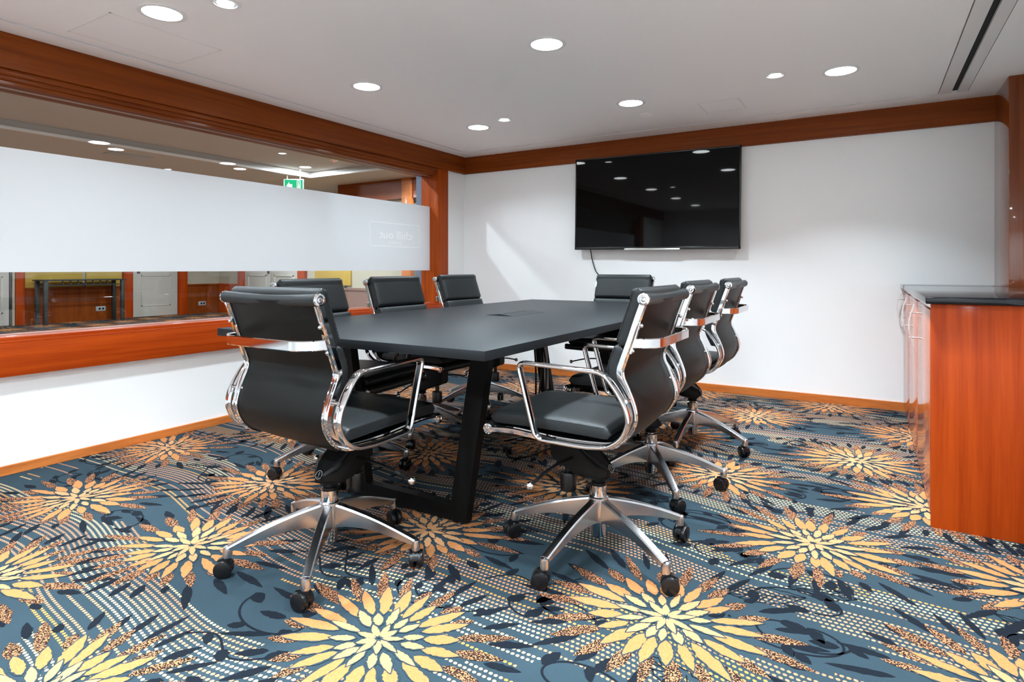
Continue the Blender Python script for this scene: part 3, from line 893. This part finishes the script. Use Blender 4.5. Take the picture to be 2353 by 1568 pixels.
def make_chair(leg_ang, caster_angs, levers):
    ch = empty('office_chair', (0, 0, 0))
    make_base(ch, leg_ang)
    cm = None
    for k in range(5):
        a = leg_ang + k * 2 * pi / 5
        if cm is None:
            o = caster_mesh().build('caster', M['plastic'], ch); cm = o.data
        else:
            o = bpy.data.objects.new('caster', cm); COL.objects.link(o); o.parent = ch
        ca = caster_angs[k % len(caster_angs)]
        o.rotation_euler = (0, 0, ca)
        o.location = (.318 * cos(a) - .012 * cos(ca), .318 * sin(a) - .012 * sin(ca), .0)
    # gas column
    mb = MB()
    mb.lathe([(.0255, .060), (.027, .063), (.027, .188), (.0285, .192), (.0285, .238), (.017, .240), (.017, .262)], n=32)
    mb.build('gas_column', M['chrome'], ch)
    mb = MB()
    mb.lathe([(.025, .239), (.027, .241), (.027, .246), (.021, .250), (.021, .262)], n=28)
    mb.build('column_collar', M['plastic'], ch)
    # tilt mechanism: rounded housing rising forward
    bm = bmesh.new()
    bmesh.ops.create_cube(bm, size=1.0)
    bmesh.ops.subdivide_edges(bm, edges=list(bm.edges), cuts=5, use_grid_fill=True)
    for v in bm.verts:
        x, y, z = v.co * 2
        u = (y + 1) / 2
        cy = -.050 + u * .225
        lo = .262 + .085 * max(0, u - .38)
        hi = .315 + .105 * min(1, max(0, (u - .12) / .55))
        cz = lo + (z + 1) / 2 * (hi - lo)
        hw = .039 + .018 * sin(pi * min(1, u * 1.05))
        cx_ = x * hw
        if u < .22:
            k = 1 - (1 - u / .22) ** 2 * .42
            cx_ *= k; cz = (lo + .02) + (cz - lo - .02) * (k * .8 + .2)
        v.co = Vector((cx_, cy, cz))
    bmesh.ops.bevel(bm, geom=[e for e in bm.edges if e.calc_face_angle(0) > .7], offset=.008, segments=3, affect='EDGES')
    mb = MB(); mb.bm(bm)
    mb.lathe([(.026, .252), (.031, .258), (.037, .285), (.037, .31)], n=28)
    mb.rbox(-.10, .10, .075, .115, .395, .434, .006); mb.rbox(-.10, .10, -.055, -.015, .395, .434, .006)
    mech = mb.build('tilt_mechanism', M['plastic_matte'], ch, ang=50)
    mb = MB(); ring = [(.014 * cos(t), 0, .014 * sin(t)) for t in [2 * pi * k / 24 for k in range(24)]]
    mb.tube(ring, .0011, 6, closed=True); mb.cyl((0, 0, -.009), (0, 0, .009), .0011, n=8)
    bmx = mb.build('maker_mark', M['grey_mark'], mech, label='small circle with an upright stroke')
    bmx.location = (0, -.0465, .300); bmx.rotation_euler = (radians(-30), 0, 0)
    # tension knob hanging in front of the column
    MB().lathe([(.026, .195), (.029, .198), (.030, .255), (.028, .262), (.012, .263), (.012, .33)], (0, .118, 0), n=28).build('tension_knob', M['plastic'], ch)
    # levers
    for s, ball in levers:
        lv = lever_mesh(s, ball).build('lever', M['plastic'], ch)
        MB().sphere(ball, .0135).build('knob', M['chrome'], lv, label='chrome ball knob')
    # cross stretchers
    for y in (-.035, .095):
        MB().rbox(-.222, .222, y - .014, y + .014, .424, .436, .003).build('stretcher', M['chrome'], ch)
    # side rails: H-shaped cast bars
    hs = [(-.0135, -.0075), (-.0105, -.0095), (-.0060, -.0095), (-.0040, -.0045), (.0040, -.0045), (.0060, -.0095), (.0105, -.0095), (.0135, -.0075),
          (.0135, .0075), (.0105, .0095), (.0060, .0095), (.0040, .0045), (-.0040, .0045), (-.0060, .0095), (-.0105, .0095), (-.0135, .0075)]
    for s in (-1, 1):
        pth = [p + Vector((s * .2155, 0, 0)) for p in RP]
        MB().sweep(pth, hs, side=(1, 0, 0)).build('side_rail', M['chrome'], ch, ang=25)
    # armrests
    AR = [(0, .176, .690), (0, -.128, .682), (0, -.172, .627), (0, -.199, .579), (0, -.207, .540), (0, -.188, .490), (0, -.140, .455), (0, -.06, .446), (0, .108, .448)]
    loop = rounded_poly(AR, [.03, .04, .05, .05, .05, .05, .05, .05, .03], 6, closed=True)
    asec = [(.015 * math.copysign(abs(cos(t)) ** .7, cos(t)), .0075 * math.copysign(abs(sin(t)) ** .8, sin(t))) for t in [2 * pi * k / 20 for k in range(20)]]
    for s in (-1, 1):
        mb = MB()
        mb.sweep([p + Vector((s * .262, 0, 0)) for p in loop], asec, side=(1, 0, 0), closed=True)
        for y, z in ((-.195, .600), (-.150, .455), (.06, .444)):
            mb.cyl((s * .222, y, z), (s * .256, y, z), .006, n=14)
        for y, z in ((-.195, .600),): mb.sphere((s * .2005, y, z), .005, u=10, v=8)
        mb.build('armrest', M['chrome'], ch, ang=45)
    # leather sling between the rails
    sp = rail_offset(.002)
    mb = MB()
    vs = []; n = len(sp); K = 10
    for i, p in enumerate(sp):
        t = (sp[min(i + 1, n - 1)] - sp[max(i - 1, 0)]).normalized(); nn = Vector((0, -t.z, t.y))
        for o_ in (.0022, -.0022):
            for k in range(K + 1):
                x = -.206 + .412 * k / K
                sag = -.010 * (1 - (2 * k / K - 1) ** 2)
                vs.append(p + nn * (o_ + sag) + Vector((x, 0, 0)))
    W_ = 2 * (K + 1)
    fs = []
    for i in range(n - 1):
        for k in range(K):
            fs.append((i * W_ + k, i * W_ + k + 1, (i + 1) * W_ + k + 1, (i + 1) * W_ + k))
            fs.append((i * W_ + K + 1 + k, (i + 1) * W_ + K + 1 + k, (i + 1) * W_ + K + 2 + k, i * W_ + K + 2 + k))
    mb.add(vs, fs).build('leather_sling', M['leather2'], ch)
    # rolls at the top and at the seat front, with chrome end discs
    for nm, (y, z), r, bow in (('top_roll', RAIL[0], .0195, (0, .012, -.006)), ('front_roll', RAIL[-1], .0195, (0, -.004, -.004))):
        pth = []
        for k in range(21):
            u = -1 + 2 * k / 20
            f = 1 - u * u
            pth.append((u * .226, y + bow[1] * f, z + bow[2] * f + .002))
        ro = MB().sweep(pth, [(r * cos(2 * pi * k / 20), r * sin(2 * pi * k / 20)) for k in range(20)], side=(0, 1, 0)).build(nm, M['leather'], ch)
        for s in (-1, 1):
            MB().lathe([(.0195, -.004), (.0200, .000), (.0185, .0035), (.0130, .0042), (.0115, .0020), (.0090, .0020), (.0075, .0045), (.0045, .0050), (.0035, .0025), (.0005, .0025)], (s * .226, y, z + .002), (s, 0, 0), n=28).build('end_disc', M['chrome'], ro, label='chrome end disc')
    # back bridge
    y0, z0 = -.196, .772
    pr = rounded_poly([(.2155, y0 - .004, z0), (.208, y0 - .048, z0), (.160, y0 - .076, z0 - .001), (-.160, y0 - .076, z0 - .001), (-.208, y0 - .048, z0), (-.2155, y0 - .004, z0)], .03, 6)
    bsec = [(-.0155, -.0025), (-.013, -.005), (.013, -.005), (.0155, -.0025), (.0155, .002), (.013, .004), (-.013, .004), (-.0155, .002)]
    mb = MB().sweep(pr, bsec, side=(0, 0, 1))
    for s in (-1, 1):
        mb.sweep([(s * .2155, -.2185 - .004, .835), (s * .2155, -.1845 - .010, .740)], [(-.006, -.004), (.006, -.004), (.006, .005), (-.006, .005)], side=(1, 0, 0))
        for y, z in ((-.2235, .826), (-.196, .748)): mb.sphere((s * .2155, y - .006, z), .0065, u=12, v=8)
    mb.build('back_bridge', M['chrome'], ch, ang=35, label='chrome strap across the back')
    # pads
    under = rail_offset(.004)
    d0 = (under[0] - under[6]).normalized()
    upper = [under[0] + d0 * .034 + Vector((0, .010, 0)), under[0] + d0 * .017 + Vector((0, .006, 0)), under[0] + Vector((0, .003, 0))] + under[1:]
    f2 = lambda z: frac_at(upper, lambda p: abs(p.z - z) + (10 if p.y > -.12 else 0))
    f = lambda z: frac_at(under, lambda p: abs(p.z - z) + (10 if p.y > -.12 else 0))
    fy = lambda y: frac_at(under, lambda p: abs(p.y - y) + (10 if p.z > .47 else 0))
    pad(at_len(upper, f2(.940), f2(.755), 30), .212, .046, 'upper_back_pad', M['leather'], ch, puff=.006)
    pad(at_len(under, f(.752), f(.590), 26), .212, .046, 'lower_back_pad', M['leather'], ch, puff=.006)
    a, b_ = fy(-.10), fy(.318)
    sp2 = [Vector((0, -.128 + (.318 + .128) * k / 35, .456 + .004 * sin(pi * k / 35))) for k in range(36)]
    pad(sp2, .212, .047, 'seat_pad', M['leather'], ch, puff=.006, endr=.02)
    return ch

LV2 = [(1, (.30, .08, .297)), (-1, (-.30, .11, .305))]
def set_chair(ch, x, y, yaw, lift, leg_world, label, casters=None):
    """yaw: direction the seat faces (deg, +Y = 90); leg_world: world direction of one base leg (deg)"""
    ch.location = (x, y, 0)
    ch.rotation_euler = (0, 0, radians(yaw - 90))
    tag(ch, label, 'chair', 'black office chairs round the table')
    rel = radians(leg_world - (yaw - 90))
    rnd = random.Random(label)
    k = 0
    for c in ch.children:
        nm = c.name.split('.')[0]
        if nm == 'star_base': c.rotation_euler = (0, 0, rel)
        elif nm == 'caster':
            a = rel + k * 2 * pi / 5
            ca = radians(casters[k] - (yaw - 90)) if casters else rnd.uniform(0, 2 * pi)
            c.rotation_euler = (0, 0, ca)
            c.location = (.318 * cos(a) - .012 * cos(ca), .318 * sin(a) - .012 * sin(ca), 0)
            k += 1
        elif nm != 'gas_column': c.location = (c.location.x, c.location.y, c.location.z + lift)
    return ch
C0 = make_chair(0, [0, 1, 2, 3, 4], LV2)
spec = [
    (-1.600, 1.432, 90, 0.0, 18, 'near black office chair at the table end, its back to the viewer', [300, 160, 100, 40, 10]),
    (-.822, 1.955, 180, 0.0, -27, 'near black office chair on the right side, its chrome arm and seat fully seen', [200, 260, 130, 60, 20]),
    (-.868, 2.680, 180, .006, 18, 'middle black office chair on the right side of the table', None),
    (-.868, 3.430, 180, .006, -19, 'farthest black office chair on the right side of the table', None),
    (-1.600, 4.080, 270, .012, 50, 'black office chair at the far table end facing the viewer', None),
    (-2.265, 2.120, 6, .006, -45, 'near black office chair on the window side, partly behind the nearest chair', None),
    (-2.315, 2.785, 0, .010, 10, 'middle black office chair on the window side', None),
    (-2.372, 3.510, 0, .014, 25, 'farthest black office chair on the window side, beside the wooden window frame', None)]
for i, s in enumerate(spec):
    ch = C0 if i == 0 else copy_tree(C0)
    if i == 0: first = ch
copies = [o for o in COL.objects if o.name.split('.')[0] == 'office_chair']
for ch, s in zip(copies, spec): set_chair(ch, *s)
# near chair: its left lever is folded forward
for c in list(copies[0].children):
    if c.name.split('.')[0] == 'lever':
        kb = c.children[0]
        if kb.data.vertices[0].co.x < 0:
            me = lever_mesh(-1, (-.155, .08, .297)).build('lever', M['plastic'])
            c.data = me.data; bpy.data.objects.remove(me)
            kb.location = (.145, -.03, -.008)

# ------------------------------------------------------------------ lobby beyond the window
LX, LZ = -12.8, 2.45
def lob(mb, name, mat, label, cat, **k):
    return tag(mb.build(name, mat, **k), label, cat)
struct(MB().box(LX - .12, LX, -4.2, 8.4, 0, 2.7), 'wall_lobby_far', M['cream_wall'], 'cream lobby wall far beyond the glass', smooth=False)
struct(MB().box(LX, -7.9, 8.2, 8.32, 0, 2.7), 'wall_lobby_end', M['cream_wall'], 'cream lobby end wall beyond the glass', smooth=False)
struct(MB().box(-7.9, -3.6, 7.4, 7.52, 0, 2.7).box(-7.96, -7.84, 7.4, 8.3, 0, 2.7), 'wall_lobby_right', M['cream_wall'], 'cream lobby wall seen at the right of the glass', smooth=False)
struct(MB().box(LX, XL - .1, -4.32, -4.2, 0, 2.7), 'wall_lobby_near', M['cream_wall'], 'lobby wall out of the picture', smooth=False)
mb = MB()
mb.box(LX, XL - .05, -4.2, 8.4, LZ + .10, LZ + .2)
mb.box(LX, -7.7, -4.2, 8.4, LZ, LZ + .11); mb.box(-7.7, XL - .1, 6.5, 8.4, LZ, LZ + .11); mb.box(-7.7, XL - .1, -4.2, -3.4, LZ, LZ + .11)
struct(mb, 'ceiling_lobby', M['lobby_ceiling'], 'grey lobby ceiling with a raised tray', smooth=False)
mb = MB(); mb.box(-7.70, -7.67, -3.4, 6.5, LZ + .0, LZ + .03); mb.box(-7.7, -5.2, 6.47, 6.5, LZ, LZ + .03)
struct(mb, 'trim_5', M['trimwhite'], 'pale edge of the raised lobby ceiling tray', smooth=False)
# wood wainscots, posts, beams
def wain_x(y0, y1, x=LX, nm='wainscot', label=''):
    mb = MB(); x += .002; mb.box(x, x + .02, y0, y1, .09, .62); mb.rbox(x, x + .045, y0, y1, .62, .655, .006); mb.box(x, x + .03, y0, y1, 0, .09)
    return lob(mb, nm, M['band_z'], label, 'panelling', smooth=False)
def ypix(px, x=LX):     # where a sight line at image column px meets plane X=x
    l = (px - 1176.5) / 1365.0; c, s = cos(radians(31.1)), sin(radians(31.1))
    return x * (l * s + c) / (l * c - s)
def xpix(px, y):
    l = (px - 1176.5) / 1365.0; c, s = cos(radians(31.1)), sin(radians(31.1))
    return y * (l * c - s) / (l * s + c)
wain_x(ypix(53), ypix(280), label='cherry wood panelling under the yellow wall behind the console table')
wain_x(ypix(427), 8.2, label='cherry wood panelling under the cream wall right of the cream door')
def post(y0, y1, label, x=LX, d=.07, z1=LZ):
    return lob(MB().rbox(x + .002, x + d, y0, y1, 0, z1, .006), 'wood_post', M['wood_z'], label, 'post')
post(ypix(32), ypix(53), 'wooden post left of the yellow wall in the lobby')
post(ypix(280), ypix(302), 'wooden post between the yellow wall and the cream door')
post(ypix(406), ypix(427), 'wooden post right of the cream lobby door')
# yellow panels
for a, b_, l in ((56, 188, 'left yellow mottled wall panel above the console table'), (196, 279, 'right yellow mottled wall panel above the console table')):
    lob(MB().rbox(LX, LX + .03, ypix(a), ypix(b_), .655, 2.1, .004), 'wall_panel', M['yellow'], l, 'wall panel')
# doors
def panel_door(name, y0, y1, label, mat='cream_door', x=LX):
    t = empty(name, (x + .003, (y0 + y1) / 2, 0), 0, label, 'door')
    w2 = (y1 - y0) / 2
    MB().rbox(0, .045, -w2, w2, .01, 2.05, .004).build('door_leaf', M[mat], t)
    mb = MB()
    for z0, z1 in ((.22, .86), (1.05, 1.9)):
        i = .17 * w2 * 2
        for a in ((-w2 + i, w2 - i, z0, z0 + .025), (-w2 + i, w2 - i, z1 - .025, z1), (-w2 + i, -w2 + i + .025, z0, z1), (w2 - i - .025, w2 - i, z0, z1)):
            mb.rbox(.044, .056, a[0], a[1], a[2], a[3], .004)
    mb.build('panel_moulding', M[mat], t)
    MB().rbox(.045, .085, -w2 + .07, -w2 + .12, .90, 1.03, .008).build('door_handle', M['iron'], t, label='dark door handle')
    return t
panel_door('lobby_door', ypix(303), ypix(405), 'cream panelled lobby door between two wooden posts')
panel_door('lobby_door', ypix(-70), ypix(18), 'grey cream panelled door at the left edge of the glass', 'cream_door')
lob(MB().rbox(LX, LX + .06, ypix(19), ypix(24), 0, 2.2, .004), 'door_jamb', M['iron'], 'dark door edge left of the first wooden post', 'door frame')
lob(MB().rbox(LX, LX + .06, ypix(25), ypix(31), 0, 2.2, .004), 'door_jamb', M['cream_wall'], 'narrow cream strip beside the first wooden post', 'door frame')
# console table
cy0, cy1 = ypix(94, -12.35), ypix(288, -12.35)
ct = empty('console_table', (-12.5, (cy0 + cy1) / 2, 0), 0, 'slim black iron console table in front of the yellow wall', 'table')
h = (cy1 - cy0) / 2
MB().rbox(-.2, .2, -h, h, .775, .80, .004).build('table_top', M['iron'], ct)
MB().box(-.18, -.15, -h + .03, h - .03, .69, .71).box(.15, .18, -h + .03, h - .03, .69, .71).build('lower_rail', M['iron'], ct, smooth=False)
for sx in (-.165, .165):
    for sy in (-1, 1):
        MB().rbox(sx - .03, sx + .03, sy * (h - .06) - .03, sy * (h - .06) + .03, 0, .776, .003).build('leg', M['iron'], ct)
mb = MB()
for k in range(-3, 4): mb.box(.15, .17, k * .12 - .01, k * .12 + .01, .71, .776)
mb.build('fretwork', M['iron'], ct, smooth=False)
# sockets
for px_, l in ((230, 'grey wall socket under the console table'), (463, 'grey wall socket on the panelling right of the cream door')):
    yv = ypix(px_)
    s_ = empty('wall_socket', (LX + .02, yv, .22), 0, l, 'socket')
    MB().rbox(0, .008, -.085, .085, -.045, .045, .003).build('face_plate', M['grey_plastic'], s_)
    MB().cyl((.008, -.02, 0), (.010, -.02, 0), .02).cyl((.008, .04, 0), (.010, .04, 0), .02).build('outlet', M['plastic'], s_)
# end wall: posts, double door
xe = 8.2
def postx(p0, p1, y, label, d=.08, z1=LZ, mat='wood_z'):
    a, b_ = xpix(p0, y), xpix(p1, y)
    return lob(MB().rbox(min(a, b_), max(a, b_), y - d, y - .002, 0, z1, .006), 'wood_post', M[mat], label, 'post')
mb = MB(); a, b_ = LX, xpix(553, xe)
e_ = xe - .003; a += .06; mb.box(a, b_, e_ - .02, e_, .09, .62); mb.box(a, b_, e_ - .045, e_, .62, .655); mb.box(a, b_, e_ - .03, e_, 0, .09)
lob(mb, 'wainscot', M['wood_z'], 'cherry wood panelling in the far lobby corner', 'panelling', smooth=False)
postx(553, 566, xe, 'wooden post left of the cream double door')
postx(690, 706, xe, 'wooden post right of the cream double door')
a, b_ = xpix(567, xe), xpix(689, xe)
dd = empty('double_door', ((a + b_) / 2, xe - .05, 0), 0, 'cream double door in the lobby behind the near office chair', 'door')
w2 = (b_ - a) / 2
for s in (-1, 1):
    x0, x1 = (-w2, -.01) if s < 0 else (.01, w2)
    MB().rbox(x0, x1, 0, .045, .01, 2.05, .004).build('door_leaf', M['cream_door'], dd)
    mb = MB()
    for z0, z1 in ((.22, .86), (1.05, 1.9)):
        for q in ((x0 + .12, x1 - .12, z0, z0 + .03), (x0 + .12, x1 - .12, z1 - .03, z1), (x0 + .12, x0 + .15, z0, z1), (x1 - .15, x1 - .12, z0, z1)):
            mb.rbox(q[0], q[1], -.012, .002, q[2], q[3], .003)
    mb.build('panel_moulding', M['cream_door'], dd)
MB().rbox(-.05, -.02, -.04, .0, .9, 1.05, .005).build('door_handle', M['iron'], dd)
ye = 7.4
mb = MB(); mb.box(-7.9, -3.77, ye - .03, ye - .003, .09, .62); mb.box(-7.9, -3.77, ye - .05, ye - .003, .62, .66); mb.box(-7.9, -3.77, ye - .035, ye - .003, 0, .09)
lob(mb, 'wainscot', plain('brown_panelling', (.22, .12, .09, 1), .5), 'dull brown panelling under the cream wall behind the chairs', 'panelling', smooth=False)
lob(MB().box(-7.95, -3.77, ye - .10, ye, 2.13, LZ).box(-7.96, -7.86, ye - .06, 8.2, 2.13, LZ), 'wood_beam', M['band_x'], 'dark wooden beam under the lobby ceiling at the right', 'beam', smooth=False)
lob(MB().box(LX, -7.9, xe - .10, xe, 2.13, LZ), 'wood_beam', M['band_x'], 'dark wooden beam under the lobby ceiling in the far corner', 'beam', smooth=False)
postx(930, 951, ye - .055, 'wooden post right of the cream wall in the lobby', z1=LZ, mat='base_wood')
lob(MB().rbox(xpix(727, ye), xpix(809, ye), ye - .04, ye, .70, 1.9, .004), 'wall_panel', M['yellow'], 'yellow mottled picture panel behind the window-side chairs', 'wall panel')
# blue-grey slatted column at the right of the glass
yc = 5.5
bc = empty('slatted_column', ((xpix(958, yc) + xpix(986, yc)) / 2, yc, 0), 0, 'blue grey column with dark slots beside the window frame', 'column')
bw = (xpix(986, yc) - xpix(955, yc)) / 2
MB().box(-bw, bw, 0, .3, 0, LZ).build('shaft', M['blue'], bc, smooth=False)
mb = MB()
for k in range(40): mb.box(bw * .25, bw * .98, -.004, 0, .2 + k * .056, .206 + k * .056)
mb.build('slots', M['dark'], bc, smooth=False)
# exit sign
def ray(px_, py_, t):
    l = (px_ - 1176.5) / 1365.0; c, s = cos(radians(31.1)), sin(radians(31.1))
    return Vector((l * c - s, l * s + c, (617 - py_) / 1365.0)) * t + Vector((0, 0, 1))
ex = ray(674, 427, 9.2)
sg = empty('exit_sign', ex, radians(31), 'green running man exit sign with arrow hanging in the lobby', 'sign')
sg.scale = (1, 1, 1.35)
MB().rbox(-.150, .150, 0, .03, -.075, .075, .003).build('sign_body', M['trimwhite'], sg)
MB().box(-.135, .150, -.003, 0, -.070, .070).build('green_face', M['exit_green'], sg, smooth=False)
mb = MB()
def ply(pts): mb.add([(x, -.0045, z) for x, z in pts], [tuple(range(len(pts)))])
ply([(-.105, .0), (-.06, .045), (-.06, .018), (-.015, .018), (-.015, -.018), (-.06, -.018), (-.06, -.045)])
for q in ((.055, .115, .05, .06), (.055, .065, -.06, .06), (.105, .115, -.06, .06)): mb.add([(q[0], -.0045, q[2]), (q[1], -.0045, q[2]), (q[1], -.0045, q[3]), (q[0], -.0045, q[3])], [(0, 1, 2, 3)])
mb.cyl((.085, -.0046, .032), (.085, -.0044, .032), .010)
ply([(.075, .02), (.095, .02), (.100, -.01), (.110, -.045), (.098, -.045), (.085, -.015), (.070, -.045), (.058, -.040), (.075, -.005)])
mb.build('pictogram', M['exit_white'], sg, smooth=False)
MB().cyl((-.1, .015, .074), (-.1, .015, LZ + .1 - ex.z), .006).cyl((.1, .015, .074), (.1, .015, LZ + .1 - ex.z), .006).build('hanger', M['silver'], sg)
# camera dome
cd = ray(742, 426, 11.2)
dm = empty('camera_dome', (cd.x, cd.y, LZ), 0, 'small grey security camera dome on the lobby ceiling', 'security camera')
MB().lathe([(.075, 0), (.08, -.01), (.08, -.05), (.07, -.06)]).build('mount', M['silver'], dm)
MB().sphere((0, 0, -.06), .058, s=(1, 1, .8)).build('dome', M['plastic'], dm)
# smoke sensor with red lamp
rs = ray(768, 367, 1.54 / ((617 - 367) / 1365.0))
se = empty('smoke_sensor', (rs.x, rs.y, LZ + .10), 0, 'round ceiling sensor with a red lamp in the lobby', 'detector')
MB().lathe([(.06, 0), (.062, -.012), (.045, -.03), (.02, -.034)]).build('sensor_body', M['trimwhite'], se)
MB().sphere((0, 0, -.036), .012).build('red_lamp', M['red_led'], se)
# ceiling grille
gv = ray(296, 357, 1.45 / ((617 - 357) / 1365.0))
lob(MB().box(gv.x - .12, gv.x + .12, gv.y - .25, gv.y + .25, LZ - .008, LZ), 'air_grille', M['grey_plastic'], 'small dark air grille on the lobby ceiling', 'vent', smooth=False)

for i, (x, y, z, l) in enumerate([(-7.86, 3.70, LZ, 'lobby downlight nearest the air grille, seen above the frosted band'),
                                  (-7.86, 5.36, LZ, 'lobby downlight on the tray edge, seen above the frosted band'),
                                  (-7.40, 6.15, LZ + .10, 'bright lobby downlight at the corner of the ceiling tray')]):
    big_light(x, y, l, LOBBY_W * (1.0 if i < 2 else 1.6), z, spread=178)
for x, y in ((-7.86, 2.0), (-7.86, .3), (-10.4, 1.0), (-10.4, 3.5), (-10.4, 6.0), (-5.6, .5), (-5.4, -1.8), (-5.6, 6.9), (-6.0, 4.6), (-5.8, 2.4), (-9.6, 7.4)):
    big_light(x, y, 'lobby downlight out of the picture', LOBBY_W, LZ if (x < -7.7 or y > 6.5) else LZ + .10, 'lobby downlights out of the picture', 176)

sl = empty('lobby_spotlight', (-4.40, 3.06, LZ + .10), 0, 'adjustable lobby spotlight outside the window, out of the picture', 'spotlight')
MB().cyl((0, 0, 0), (0, 0, -.05), .012).cyl((0, -.03, -.055), (0, .02, -.075), .03).build('lamp_body', M['trimwhite'], sl)
ld = bpy.data.lights.new('spot_light', 'SPOT'); ld.energy = 95; ld.spot_size = radians(95); ld.spot_blend = .3; ld.shadow_soft_size = .025; ld.color = LAMP_COL
lo = bpy.data.objects.new('spot_light', ld); COL.objects.link(lo); lo.parent = sl; lo.location = (0.02, .035, -.09)
lo.rotation_euler = Vector((.45, .80, -.42)).to_track_quat('-Z', 'Y').to_euler()
